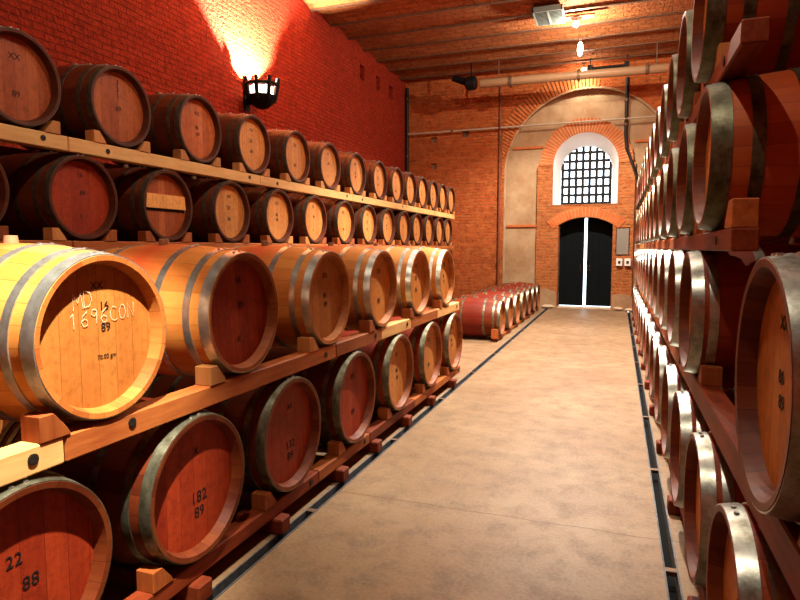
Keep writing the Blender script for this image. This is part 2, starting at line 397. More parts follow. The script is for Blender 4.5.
# soldier course over the door
s_ = .20; R_ = (.68**2+s_**2)/(2*s_); a_ = math.asin(.68/R_)
v = voussoirs('trim_4', DCX, 2.41-R_, R_, R_+.26, PI/2+a_*1.25, PI/2-a_*1.25, 22, YE+.0, YE+.12, M['vous'], M['mortar'], gap=.1)
tag(v, 'flat arch of upright bricks over the dark door', 'arch', kind='structure')
for x0, x1, z, n_ in ((-2.90,-2.10,2.20,7),(-2.75,-1.95,4.28,8),(.32,1.10,4.30,9)):
    mb = MB(); mb.box(x0,x1,YE+.09,YE+.14,z-.03,z+.03)
    tag(link('trim_ledge', mb.mesh('ledge', M['vous'])), 'thin red ledge on the plaster inside the great arch', 'ledge', 'ledges inside the arch', 'structure')
# window reveal, splayed white
mb = MB()
n = 40; op = arch_pts(WCX, WHW, 2.72, WZS, n=n); ip = arch_pts(WCX, .66, 2.75, 3.66, n=n)
k = len(op); vs = [(x, YE+.01, z) for x, z in op] + [(x, YE+.55, z) for x, z in ip] + [(x*1.0+ (x-WCX)*.02, YE+.74, z) for x, z in ip]
fs = [(i, (i+1)%k, (i+1)%k+k, i+k) for i in range(k)] + [(i+k, (i+1)%k+k, (i+1)%k+2*k, i+2*k) for i in range(k)]
mb.add(vs, fs)
w1 = empty('window_1', (WCX, YE+.5, 2.72)); tag(w1, 'arched barred window in bright white reveal above the door', 'window', kind='structure')
def rel(o, name, me): 
    c = link(name, me, o); c.matrix_parent_inverse = Matrix.Identity(4); c.location = tuple(-v for v in o.location); return c
rel(w1, 'window_reveal', mb.mesh('window_reveal', M['white_plaster'], True))
mb = MB()
for i in range(8):
    x = WCX - .66 + .045 + i*(1.32-.09)/7
    top = 3.66 + math.sqrt(max(0, .66**2-(x-WCX)**2)) - .005
    mb.box(x-.038, x+.038, YE+.60, YE+.63, 2.76, top)
for j in range(8):
    z = 2.80 + j*.225
    hw = .655 if z < 3.66 else math.sqrt(max(0, .655**2-(z-3.66)**2))
    if hw > .1: mb.box(WCX-hw, WCX+hw, YE+.585, YE+.602, z-.036, z+.036)
rel(w1, 'window_grille', mb.mesh('window_grille', M['iron']))
# door: two leaves standing slightly apart
dr = empty('door_1', (DCX, YE+.4, 0)); tag(dr, 'dark double door standing slightly ajar with daylight between leaves', 'door', kind='structure')
for s in (-1, 1):
    mb = MB(); g = .036
    xs = [g + (.68-g)*k/4 for k in range(5)]
    for i in range(4):
        x0, x1 = sorted((DCX+s*xs[i], DCX+s*(xs[i+1]-.006)))
        s2 = .2; R2 = (.68**2+s2**2)/(2*s2)
        def zt(x): return 2.41 - R2 + math.sqrt(R2*R2-(x-DCX)**2)
        mb.prism([(x0,.045),(x1,.045),(x1,zt(x1)),((x0+x1)/2,zt((x0+x1)/2)),(x0,zt(x0))], YE+.38, YE+.43, 'y')
    qx = [g+(.678-g)*k/10 for k in range(11)]; mb.prism([(DCX+s*g,.045),(DCX+s*.678,.045)] + [(DCX+s*q, zt(DCX+s*q)) for q in reversed(qx)], YE+.425, YE+.44, 'y')
    lf = rel(dr, 'door_leaf', mb.mesh('door_leaf', M['door']))
    mb = MB(); mb.tube([(DCX+s*.12, YE+.38, 1.0), (DCX+s*.12, YE+.33, 1.0), (DCX+s*.12, YE+.33, 1.14), (DCX+s*.12, YE+.38, 1.14)], .01, 8)
    h_ = link('door_handle', mb.mesh('door_handle', M['steel'], True), lf)
mb = MB(); mb.box(DX0, DX1, YE-.02, YE+.4, -.01, .012)
tag(link('trim_5', mb.mesh('trim_5', M['stone'])), 'pale stone threshold under the dark door', 'threshold', kind='structure')

# ceiling: shallow brick vaults between steel joists running across the room
joists = []
y = 16.05
while y > YB: joists.append(y); y -= .862
mb = MB(); prof = []
ys = [YE+.75] + joists + [YB-.3]
for a, c in zip(ys[:-1], ys[1:]):
    for k in range(6):
        t = k/6; prof.append((a+(c-a)*t, ZC + .09*math.sin(PI*t)))
prof.append((YB-.3, ZC))
k = len(prof)
vs = [(XL-.3, y_, z_) for y_, z_ in prof] + [(XR+.3, y_, z_) for y_, z_ in prof]
mb.add(vs, [(i, i+1, i+1+k, i+k) for i in range(k-1)])
mb.box(XL-.3, XR+.3, YB-.3, YE+.75, ZC+.14, ZC+.3)
tag(link('ceiling', mb.mesh('ceiling', M['brick_ceil'])), 'ceiling of shallow brick vaults between dark steel joists', 'ceiling', kind='structure')
for i, y in enumerate(joists):
    mb = MB(); mb.box(XL, XR, y-.035, y+.035, ZC-.022, ZC-.008); mb.box(XL, XR, y-.006, y+.006, ZC-.01, ZC+.07)
    tag(link('trim_%d' % (i+6), mb.mesh('joist', M['steel'])), 'dark steel joist across the vaulted ceiling', 'joist', 'ceiling joists', 'structure')

# ------------------------------------------------------------------ floor drains
for x, side, name in ((LD, 'left', 'foot of the left barrel rack'), (RD, 'right', 'foot of the right barrel rack')):
    d = empty('floor_drain', (x, 6.5, 0))
    tag(d, 'narrow black drain channel in the floor along the ' + name, 'drain')
    for s in (-1, 1):
        mb = MB(); mb.box(s*.03-.004, s*.03+.004, -8.5, 10.0, -.05, .004); link('drain_edge', mb.mesh('drain_edge', M['edge_steel']), d)
    mb = MB(); mb.box(-.024, .024, -8.5, 10.0, -.118, -.07); link('drain_channel', mb.mesh('drain_channel', M['channel']), d)
    for k in range(9):
        mb = MB(); mb.box(-.03, .03, -.02, .02, -.02, .003); link('drain_crossbar', mb.mesh('drain_crossbar', M['steel']), d, (0, -4.9+1.45*k+.1, 0))

# ------------------------------------------------------------------ barrels
LEN, RE, RBG = .95, .300, .346
def rad(x):                      # x from 0 (front) to -LEN
    t = (x + LEN/2)/(LEN/2); return RE + (RBG-RE)*(1 - abs(t)**2.1)
HOOPS = {'side': ((-.002,-.075),(-.140,-.185),(-.30,-.34)), 'wine': ((-.002,-.075),(-.140,-.185),(-.30,-.34)), 'right': ((-.002,-.055),(-.075,-.115),(-.27,-.31))}
def build_meshes(key, body, head, hoop, seg, chime):
    mb = MB()
    outer = [(-LEN*i/18, rad(-LEN*i/18)) for i in range(19)]
    inner_f = [(-.052, .266), (-.030, .272), (-.002, .281)]
    inner_b = [(-LEN+.002, .281), (-LEN+.030, .272), (-LEN+.052, .266)]
    mb.lathe(outer, seg); mb.lathe(inner_f + [(0, .3)], seg, mi=1); mb.lathe([(-LEN, .3)] + inner_b, seg, mi=1)
    out = {'staves': mb.mesh(key+'_staves', [body, chime], True)}
    mb = MB(); mb.lathe([(-.050, .002), (-.050, .270), (-.064, .270)], seg); mb.add([(-.050, .002*math.cos(a), .002*math.sin(a)) for a in [2*PI*k/6 for k in range(6)]], [tuple(range(6))])
    out['head'] = mb.mesh(key+'_head', head)
    def hoop_me(a, c, nm):
        mb = MB(); T = .0045; x = (a+c)/2
        for ang in (PI/2+.10, PI/2-.05):
            r = rad(x)+.0045; n0 = len(mb.v)
            mb.prism([(r*math.cos(ang)+.008*math.cos(q), .008*math.sin(q)) for q in [0,PI/3,2*PI/3,PI,4*PI/3,5*PI/3]], r*math.sin(ang)-.002, r*math.sin(ang)+.005, 'z', 1)
            for i in range(n0, len(mb.v)): mb.v[i] = (mb.v[i][1]+x, mb.v[i][0], mb.v[i][2])
        mb.lathe([(a, rad(a)), (a, rad(a)+T), ((a+c)/2, rad((a+c)/2)+T), (c, rad(c)+T), (c, rad(c))], seg)
        return mb.mesh(nm, [hoop, M['rivet']], True)
    for nm, (a, c) in zip(('chime_hoop', 'quarter_hoop', 'bilge_hoop'), HOOPS.get(key, ((-.002,-.050), (-.096,-.130), (-.262,-.298)))):
        out[nm] = hoop_me(a, c, key+'_'+nm)
    mb = MB(); mb.lathe([(.0,.0), (.0,.028), (.035,.024), (.035,.0)], 14)
    me = mb.mesh(key+'_bung', M['bungm'], True); me.transform(Matrix.Rotation(-PI/2, 4, 'Y')); me.transform(Matrix.Translation((-LEN/2, 0, RBG-.006)))
    out['bung'] = me
    return out
def textmesh(lines, mat):
    """lines: (string, y, z, size); gives a flat mesh standing in the YZ plane, facing +X"""
    vs, fs = [], []
    for s, y, z, size in lines:
        cu = bpy.data.curves.new('t', 'FONT'); cu.body = s; cu.size = size; cu.align_x = 'CENTER'; cu.extrude = .0004; cu.resolution_u = 3
        o = bpy.data.objects.new('t', cu); C.objects.link(o)
        dg = bpy.context.evaluated_depsgraph_get(); me = bpy.data.meshes.new_from_object(o.evaluated_get(dg))
        n = len(vs); vs += [(v.co.z, v.co.x+y, v.co.y+z) for v in me.vertices]; fs += [tuple(i+n for i in p.vertices) for p in me.polygons]
        bpy.data.objects.remove(o); bpy.data.meshes.remove(me)
    me = bpy.data.meshes.new('marks'); me.from_pydata(vs, [], fs); me.materials.append(mat); return me
def textlines(lines, mat): return [textmesh([(s, 0, 0, size)], mat) for s, y, z, size in lines], [(y, z) for s, y, z, size in lines]
def strokes(lines, mat, r=.003):
    mb = MB()
    for l in lines: mb.tube([(0, y, z) for y, z in l], r, 6)
    me = mb.mesh('chalk', mat)
    for v in me.vertices: v.co.x *= .25
    return me
crest = [('\u2042', 0, .13, .07)]
MARKS = {
  'a': textlines([('XX', 0, .13, .05), ('86', 0, .0, .05), ('89', .01, -.06, .05)], M['ink']),
  'b': textlines([('XX', 0, .14, .045), ('20', -.01, .02, .06), ('86', 0, -.09, .055)], M['ink']),
  'c': textlines([('XX', 0, .12, .06), ('89', 0, -.12, .06)], M['ink']),
  'd': textlines([('16', 0, .15, .05), ('89', .02, .02, .05), ('X', 0, -.15, .04)], M['ink']),
  '182': textlines([('182', .03, -.08, .075), ('89', .03, -.145, .07), ('X', .02, .13, .045)], M['ink']),
  '102': textlines([('132', .02, -.09, .07), ('89', .02, -.155, .07), ('XX', .02, .13, .04)], M['ink']),
  '88': textlines([('22', -.02, .06, .06), ('88', .03, -.03, .065)], M['ink']),
  'big': textlines([('16', .03, .095, .046), ('89', .035, .015, .046), ('70.00 gm', .035, -.088, .024), ('XX', 0, .175, .04)], M['ink']),
  'vert': textlines([('3', 0, .17, .06), ('2', 0, .12, .06), ('1', 0, .07, .06), ('69', 0, -.03, .055)], M['ink']),
}
def S(pts, ox, oz, s): return [(ox+x*s, oz+z*s) for x, z in pts]
gl = {'M': [[(0,0),(.05,1),(.35,.4),(.6,1),(.7,0)]], 'D': [[(0,0),(.05,1),(.5,.85),(.6,.4),(.4,.05),(0,0)]], '1': [[(0,.8),(.2,1),(.18,0)]],
      '6': [[(.5,.95),(.15,.7),(.02,.3),(.15,.02),(.45,.05),(.5,.35),(.25,.5),(.05,.35)]], '9': [[(.5,.7),(.3,.5),(.05,.65),(.15,.95),(.45,.95),(.5,.7),(.4,0)]],
      'C': [[(.6,.85),(.3,1),(.03,.6),(.1,.15),(.4,0),(.62,.12)]], 'O': [[(.3,1),(.02,.6),(.1,.1),(.4,0),(.6,.4),(.5,.9),(.3,1)]], 'N': [[(0,0),(.05,1),(.5,.05),(.58,1)]]}
def write(word, ox, oz, s, step=.78):
    L = []
    for i, ch in enumerate(word):
        for st in gl[ch]: L.append(S(st, ox+i*s*step, oz+random.uniform(-.004,.004), s))
    return L
CHALK = strokes(write('MD', -.10, .115, .06) + write('1696CON', -.115, .045, .056), M['chalk'], .0016)

SETS = {}
def barrel_set(key, body, head, hoop, seg=48, chime='chime_brown'): SETS[key] = build_meshes(key, M[body], M[head], M[hoop], seg, M[chime])
barrel_set('new', 'oak_new', 'head_ochre', 'galv', 64, 'chime_pale')
barrel_set('new_red', 'oak_new', 'head_red', 'galv', 64, 'chime_brown')  # shade on this head is painted in as red
barrel_set('new_tan', 'oak_new', 'head_tan', 'galv', 64, 'chime_pale')
barrel_set('low', 'oak_aged', 'head_red', 'hoop_aged', 64, 'chime_mid')  # near bottom barrels: black unlit gaps painted into the dark staves
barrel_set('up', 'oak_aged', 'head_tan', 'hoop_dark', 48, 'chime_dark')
barrel_set('wine', 'oak_wine', 'head_tan', 'hoop_side', 48, 'chime_mid')
barrel_set('low_tan', 'oak_wine', 'head_tan', 'hoop_aged', 48)
M['hoop_right'] = metal_mat('scuffed_galvanised_hoop', (.44,.45,.41), (.18,.18,.14), .22, .9)
barrel_set('right', 'oak_wine', 'head_ochre', 'hoop_right', 64, 'chime_mid')

barrel_set('side', 'oak_side', 'head_ochre', 'hoop_side', 64, 'chime_mid')
barrel_set('up_red', 'oak_aged', 'head_red', 'hoop_dark', 48, 'chime_dark')  # nearest back-rack heads: weaker lamplight painted as darker red
barrel_set('up_mid', 'oak_aged', 'head_mid', 'hoop_dark', 48, 'chime_dark')  # next heads along: half-dim light painted between red and tan
barrel_set('row', 'oak_row', 'head_tan', 'hoop_aged', 48)
PROTO = {}
def make_proto(key):
    root = empty('wine_barrel'); st = SETS[key]
    ch = [link('staves', st['staves'], root)]
    ch.append(link('barrel_head', st['head'], root))
    hb = link('barrel_head', st['head'], root); hb.rotation_euler = (0, 0, PI); ch.append(hb)
    for nm in ('chime_hoop', 'quarter_hoop', 'bilge_hoop'):
        f_ = link(nm, st[nm], root); b_ = link(nm, st[nm], root); ch += [f_, b_]
    ch.append(link('bung', st['bung'], root))
    return root, ch
def place_barrel(key, x, y, z, face, label, group, marks=None, roll=None, scale=1.0, chalk=False, board=False, first={}):
    """x: plane of the front rim, z: axis height, face +1 looks towards +X, -1 towards -X"""
    if key not in first:
        first[key] = make_proto(key); root, ch = first[key]
    else:
        r0, c0 = first[key]; root = r0.copy(); C.objects.link(root); ch = []
        for o in c0:
            c = o.copy(); C.objects.link(c); c.parent = root; ch.append(c)
        for k_ in ('label', 'group', 'category'):
            if k_ in root: del root[k_]
    R = RBG*scale
    root.location = (x - face*LEN/2, y, z - R); root.rotation_euler = (0, 0, 0 if face > 0 else PI)
    roll = random.uniform(-.12, .12) if roll is None else roll
    cnt = {}
    for c in ch:
        base = c.name.split('.')[0]; k_ = cnt.get(base, 0); cnt[base] = k_+1
        flip = (base in ('barrel_head','chime_hoop','quarter_hoop','bilge_hoop') and k_ == 1)
        c.scale = (1, scale, scale)
        if flip: c.location = (-LEN/2, 0, R); c.rotation_euler = (roll, 0, PI)
        else: c.location = (LEN/2, 0, R); c.rotation_euler = (roll, 0, 0)
    if marks:
        for me, (my, mz) in zip(*MARKS[marks]):
            t = link('stencil_mark', me, root, (LEN/2-.0485, my*scale, R+mz*scale)); t['label'] = 'black stencilled mark'
    if chalk:
        t = link('chalk_writing', CHALK, root, (LEN/2-.047, 0, R), (.06, 0, 0)); t['label'] = 'handwritten pale chalk letters'
    if board:
        mb = MB(); mb.prism([(-.245,-.025),(.245,-.025),(.235,.095),(-.235,.095)], -.050, -.030, 'x')
        t = link('head_board', mb.mesh('head_board', M['board']), root, (LEN/2, 0, R)); t['label'] = 'paler board across the head'
        mb = MB(); mb.box(-.050, -.046, -.24, .24, -.05, -.027)
        t = link('board_gap', mb.mesh('board_gap', M['ink']), root, (LEN/2, 0, R))
    tag(root, label, 'barrel', group)
    return root

ORD = ['first','second','third','fourth','fifth','sixth','seventh','eighth','ninth','tenth','eleventh','twelfth','thirteenth','fourteenth','fifteenth','sixteenth']
# trapezoid block profile (y, z), the slope faces the barrel
def chock_mesh(s, mat, k=.78, d=.09):
    mb = MB(); p = [(.0,0),(.02,.035),(.085,.115),(.155,.115),(.155,0)]
    mb.prism([(s*a*k, b*k) for a, b in p], 0, -d, 'x'); return mb.mesh('wedge', mat, bevel=.003)
WEDGE = {(s, m_): chock_mesh(s, M[m_]) for s in (-1, 1) for m_ in ('chock', 'chock_pale')}
def place_wedges(x, y, zb, face, what, group, mat='chock', gap=.168, sides=((-1, 'near'), (1, 'far'))):
    for s, side in sides:
        m_ = mat if random.random() < .75 else 'chock_pale'
        o = link('wooden_wedge', WEDGE[(s*face, m_)], None, (x, y + s*gap, zb), (0, 0, 0 if face > 0 else PI))
        tag(o, 'wooden wedge on the %s side of the %s' % (side, what), 'wedge', group)
def beam(x0, x1, y0, y1, z0, z1, mat, label, group, holes=()):
    cx, cy = (x0+x1)/2, (y0+y1)/2
    mb = MB(); mb.box(x0-cx, x1-cx, y0-cy, y1-cy, 0, z1-z0)
    me = mb.mesh('timber_beam', M[mat], bevel=.006)
    if holes:
        r = empty('timber_beam', (cx, cy, z0)); link('beam_body', me, r)
        for hy, hz, sx in holes:
            mb = MB(); mb.lathe([(0,.0),(0,.016),(.004,.016),(.005,.011),(.003,0)], 12)
            h_ = link('bolt', mb.mesh('bolt', M['black'], True), r, ((x1-cx) if sx > 0 else (x0-cx), hy-cy, hz-z0), (0,0,0 if sx > 0 else PI))
            h_.scale = (1.2,1.2,1.2)
    else:
        r = link('timber_beam', me, None, (cx, cy, z0))
    return tag(r, label, 'beam', group)

# ---- front left rack -------------------------------------------------------
XA = -1.76
A_y = [1.70, 2.58, 3.54, 4.49, 5.45, 6.42]
B_y = [1.34, 2.19, 3.03, 3.95, 4.88, 5.84, 6.75]
ZB1, ZA1, ZC1, ZD1 = .17, .957, 1.652, 2.392     # tops of the beams
a_marks = ['big', 'd', 'a', 'c', 'b', 'a']
a_lab = ['pale oak barrel with chalk writing on its sunlit head, nearest on the left middle tier',
         'orange oak barrel with red shaded head right behind the chalk-marked barrel',
         'orange oak barrel, third along the left middle tier of big pale barrels',
         'oak barrel with bright galvanised hoops, fourth along the left middle tier',
         'oak barrel with bright hoops, fifth along the left middle tier',
         'brightly lit oak barrel, last at the far end of the left middle tier']
for i, y in enumerate(A_y):
    place_barrel(['new','new_red','new_tan','new','new','new'][i], XA, y, ZA1+.317, 1, a_lab[i], 'big pale barrels on the left middle tier', a_marks[i], chalk=(i == 0), roll=0 if i == 0 else None)
    place_wedges(XA-.005, y, ZA1, 1, '%s barrel from the camera, left middle tier' % ORD[i], 'wedges on the left middle beam', gap=.172, sides=((-1, 'near'),))
b_marks = ['88', '182', '102', 'c', 'a', 'c', 'a']
for i, y in enumerate(B_y):
    lab = ['red barrel with bright rim in the bottom left corner of the picture',
           'red barrel stencilled 182 on its head, bottom left tier',
           'dark red barrel, third from the camera on the bottom left tier',
           'red barrel, fourth from the camera on the bottom left tier',
           'half-lit barrel, fifth from the camera on the bottom left tier',
           'ochre-headed barrel, sixth from the camera on the bottom left tier',
           'ochre-headed barrel, last at the far end of the bottom left tier'][i]
    place_barrel('low' if i < 4 else 'low_tan', XA+.01, y, ZB1+.343, 1, lab, 'barrels on the bottom left tier', b_marks[i], scale=1.08, roll=0)
    place_wedges(XA-.005, y, ZB1, 1, '%s barrel from the camera, bottom left tier' % ORD[i], 'wedges on the bottom left beam', gap=.188, sides=((-1, 'near'),))
for j, (y0, y1, mt) in enumerate([(.55,1.50,'beam_pale'),(1.505,3.62,'beam_orange'),(3.625,4.45,'beam_orange'),(4.455,5.2,'beam_pale'),(5.205,6.05,'beam_orange'),(6.055,6.98,'beam_pale')]):
    nm = ['pale sunlit end length','long orange length','short length with bolts','pale middle length','orange length before the end','pale far end length'][j]
    beam(XA-.10, XA-.01, y0, y1, .862, ZA1, mt, nm + ' of the left middle front beam', 'lengths of the left middle front beam', [(y1-.12, .915, 1)] if j in (0,2,3,5) else [(y0+.3,.92,1),(y1-.15,.905,1)] if j == 1 else ())
for j, (y0, y1, mt) in enumerate([(.55,1.62,'beam_orange'),(1.625,3.35,'beam_red'),(3.355,4.2,'beam_orange'),(4.205,5.3,'beam_red'),(5.305,7.05,'beam_orange')]):
    nm = ['nearest','second','third','fourth','far end'][j]
    beam(XA-.10, XA-.01, y0, y1, .09, ZB1, mt, nm + ' length of the bottom left front beam above the drain', 'lengths of the bottom left front beam', [(y1-.1,.135,1)] if j in (1,2,4) else ())
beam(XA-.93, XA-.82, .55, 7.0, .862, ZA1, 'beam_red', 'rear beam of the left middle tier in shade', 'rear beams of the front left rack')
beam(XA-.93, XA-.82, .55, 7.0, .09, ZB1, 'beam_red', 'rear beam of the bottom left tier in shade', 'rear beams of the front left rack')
for i, y in enumerate([1.35, 2.15, 2.85, 3.65, 4.28, 5.02, 5.78, 6.62]):
    mb = MB(); mb.box(-.93, .075, -.05, .05, 0, .088)
    o = link('timber_sleeper', mb.mesh('timber_sleeper', M['beam_red'], bevel=.008), None, (XA-.03, y, 0))
    tag(o, 'short sleeper poking out under the bottom left beam, %s from the camera' % ORD[i], 'sleeper', 'sleepers under the left rack')

# ---- back left rack ---------------------------------------------------------
XC = -3.70
C_y = [2.52, 3.38, 4.23, 5.12, 6.0, 6.88, 7.8, 8.68, 9.53, 10.36, 11.13, 11.92, 12.70, 13.48]
D_y = [2.0, 2.90, 3.72, 4.63, 5.52, 6.45, 7.34, 8.25, 9.17, 10.0, 10.75, 11.5, 12.25, 13.0, 13.74]
mk = ['a','b','c','d']
C_y = [y + min(.15, .035*i) for i, y in enumerate(C_y[:-1])] + [13.56]
D_y = [D_y[0]] + [y + min(.13, .045*i) for i, y in enumerate(D_y[1:-2], 1)] + [13.10, 13.82]
def rowlab(i, n, row, look):
    if i == n-1: return '%s barrel at the far end of the %s' % (look, row)
    return '%s barrel, %s from the camera on the %s' % (look, ORD[i], row)
for i, y in enumerate(C_y):
    lab = rowlab(i, 14, 'second tier from top, left back rack', 'dark' if i < 4 else 'ochre-headed')
    if i == 2: lab = 'barrel with a pale board across its head, left back rack'
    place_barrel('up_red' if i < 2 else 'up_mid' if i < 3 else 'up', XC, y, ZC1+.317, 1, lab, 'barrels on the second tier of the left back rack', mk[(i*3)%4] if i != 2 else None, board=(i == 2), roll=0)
    place_wedges(XC-.005, y, ZC1, 1, '%s barrel of the lower back left tier' % ORD[i], 'wedges on the lower back beam')
for i, y in enumerate(D_y):
    lab = rowlab(i, 15, 'top left tier', 'dark' if i < 5 else 'ochre-headed')
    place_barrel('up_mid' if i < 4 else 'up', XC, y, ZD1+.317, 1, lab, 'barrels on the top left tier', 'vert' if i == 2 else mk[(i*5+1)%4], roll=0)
    place_wedges(XC-.005, y, ZD1, 1, '%s barrel of the top left tier' % ORD[i], 'wedges on the top left beam', 'chock_pale')
for i in range(15):
    y = 1.6 + i*.862
    for z, tn in ((.52, 'floor'), (1.25, 'second')):
        place_barrel('up', XC, y, z if z > 1 else .18+.317, 1, '%s barrel on the hidden %s tier of the left back rack' % (ORD[i].capitalize(), tn) if i < 14 else 'far end barrel on the %s tier of the left back rack' % tn,
                     'hidden lower tiers of the left back rack', None, roll=0)
seg = [1.0, 3.3, 5.75, 8.2, 10.6, 12.6, 14.1]
for j in range(6):
    y0, y1 = seg[j], seg[j+1]-.005
    nm = ['nearest','second','third','fourth','fifth','far end'][j]
    beam(XC-.10, XC-.01, y0, y1, 2.288, ZD1, 'beam_pale', nm + ' pale length of the beam under the top left tier', 'lengths of the top left beam', [(y0+.35,2.34,1),(y1-.2,2.35,1)] if j < 4 else [(y1-.15,2.35,1)])
    beam(XC-.10, XC-.01, y0, y1, 1.578, ZC1, 'beam_orange', nm + ' length of the beam just above the big pale barrels', 'lengths of the lower back beam')
for z0, z1, nm in ((.09,.18,'floor'), (.85,.93,'second'), (1.578,ZC1,'third'), (2.288,ZD1,'top')):
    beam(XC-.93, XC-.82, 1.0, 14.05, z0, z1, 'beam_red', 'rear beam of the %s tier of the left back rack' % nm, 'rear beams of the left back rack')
for z0, z1, nm in ((.09,.18,'floor'), (.85,.93,'second')):
    beam(XC-.10, XC-.01, 1.0, 14.05, z0, z1, 'beam_red', 'front beam of the hidden %s tier of the left back rack' % nm, 'hidden front beams of the left back rack')
for i in range(8):
    mb = MB(); mb.box(-.95, 0, -.05, .05, 0, .088)
    tag(link('timber_sleeper', mb.mesh('timber_sleeper', M['beam_red']), None, (XC, 1.5+i*1.7, 0)), 'sleeper under the left back rack, %s from the camera' % ORD[i], 'sleeper', 'sleepers under the left back rack')

# ---- right rack ---------------------------------------------------------------
XQ = .33
def series(first_, start, n, step=.872): return list(first_) + [start + step*k for k in range(n)]
T1 = series([2.0, 2.79, 3.6], 4.41, 12, .853)
T2 = series([1.65], 3.38, 13, .868)
T3 = series([2.97], 3.84, 12, .872)
T4 = series([3.28], 4.14, 12, .862)
rows = [('bottom right tier', T1, .165, 1.02, 'right'), ('second right tier', T2, ZA1, 1.0, 'right'), ('third right tier', T3, 1.672, 1.0, 'side'), ('top right tier', T4, ZD1, 1.0, 'wine')]
for ti, (nm, ys_, zb, scl, key) in enumerate(rows):
    for i, y in enumerate(ys_):
        lk = ['bright-hooped', 'galvanised-hooped', 'red', 'dark'][ti]
        lab = rowlab(i, len(ys_), nm, lk)
        if ti == 1 and i == 0: lab = 'large near barrel with shiny hoop, cut off by the right picture edge'
        if ti == 2 and i == 0: lab = 'large red barrel seen from its side, above the block-ended beam'
        if ti == 3 and i == 0: lab = 'dark barrel in the top right corner of the picture'
        place_barrel(key, XQ, y, zb+.317*scl, -1, lab, 'barrels on the ' + nm, mk[i%4], roll=0 if i else .0, scale=scl)
        place_wedges(XQ+.055, y, zb, -1, '%s barrel from the camera, %s' % (ORD[i], nm), 'wedges on the ' + nm, gap=.176 if ti == 0 else .172, sides=((1, 'far'),) if ti == 2 and i == 0 else ((-1, 'near'), (1, 'far')))
def rbeam(x0, x1, y0, y1, z0, z1, nm, group, n=5):
    for j in range(n):
        a = y0 + (y1-y0)*j/n; c = y0 + (y1-y0)*(j+1)/n - .005
        beam(x0, x1, a, c, z0, z1, ['beam_red','beam_orange','beam_orange','beam_pale','beam_orange'][j%5], '%s length of the %s' % (['nearest','second','middle','fourth','farthest'][j], nm), group, [(a+.35,(z0+z1)/2,-1)] if 'front' in nm else ())
rbeam(XQ+.05, XQ+.14, 1.2, 14.5, .09, .165, 'front beam of the bottom right tier', 'lengths of the bottom right front beam')
rbeam(XQ+.05, XQ+.14, 1.0, 14.5, .845, ZA1, 'front beam of the second right tier', 'lengths of the second right front beam')
rbeam(XQ+.05, XQ+.14, 2.43, 14.5, 1.588, 1.672, 'front beam of the third right tier', 'lengths of the third right front beam')
rbeam(XQ+.05, XQ+.14, 2.43, 14.5, 2.306, ZD1, 'front beam of the top right tier', 'lengths of the top right front beam')
for z0, z1, nm in ((.09,.18,'bottom'), (.845,ZA1,'second'), (1.588,1.672,'third'), (2.306,ZD1,'top')):
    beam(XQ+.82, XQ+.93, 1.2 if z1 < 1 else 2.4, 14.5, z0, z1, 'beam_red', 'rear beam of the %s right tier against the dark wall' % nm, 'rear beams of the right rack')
for i in range(12):
    mb = MB(); mb.box(-.0, .95, -.05, .05, 0, .088)
    tag(link('timber_sleeper', mb.mesh('timber_sleeper', M['beam_red'], bevel=.008), None, (XQ, 1.6+i*1.14, 0)), 'sleeper under the right rack, %s from the camera' % ORD[i], 'sleeper', 'sleepers under the right rack')
# loose end blocks at the near ends of the two upper right beams
for z, x0, y0, nm in ((1.672, XQ+.05, 2.485, 'third'),):
    mb = MB(); mb.prism([(0,0),(.16,0),(.15,.03),(.09,.105),(0,.105)] , 0, .085, 'x')
    tag(link('timber_block', mb.mesh('timber_block', M['beam_orange'], bevel=.004), None, (x0, y0-.05, z)), 'square timber block on the near end of the %s right beam' % nm, 'block')

# ---- row of barrels on the floor beyond the left rack ----------------------------
F_y = [10.42, 11.28, 12.14, 13.0, 13.86, 14.72, 15.5]
XF = -1.86
for i, y in enumerate(F_y):
    place_barrel('row', XF, y, .06+.315, 1, 'nearest wine-red barrel of the floor row, seen from its side' if i == 0 else rowlab(i, 7, 'floor row by the end wall', 'wine-stained'), 'barrels in the floor row by the end wall', mk[i%4])
    if i in (0, 2, 4, 6): pass
for x, nm in ((XF-.09, 'front'), (XF-.86, 'rear')):
    mb = MB(); mb.box(-.05, .05, -2.85, 2.7, 0, .06)
    tag(link('timber_beam', mb.mesh('timber_beam', M['beam_orange'], bevel=.005), None, (x, 13.05, 0)), '%s floor beam under the barrel row by the end wall' % nm, 'beam', 'floor beams by the end wall')
for s, side in ((-1,'near'),):
    mb = MB(); p = [(.0,0),(.02,.04),(.10,.16),(.17,.16),(.17,0)]; mb.prism([(s*a, b) for a, b in p], 0, -.11, 'x')
    tag(link('wooden_wedge', mb.mesh('wedge', M['chock'], bevel=.004), None, (XF-.02, 10.42+s*.20, .06)), 'orange wooden wedge under the nearest floor-row barrel', 'wedge')

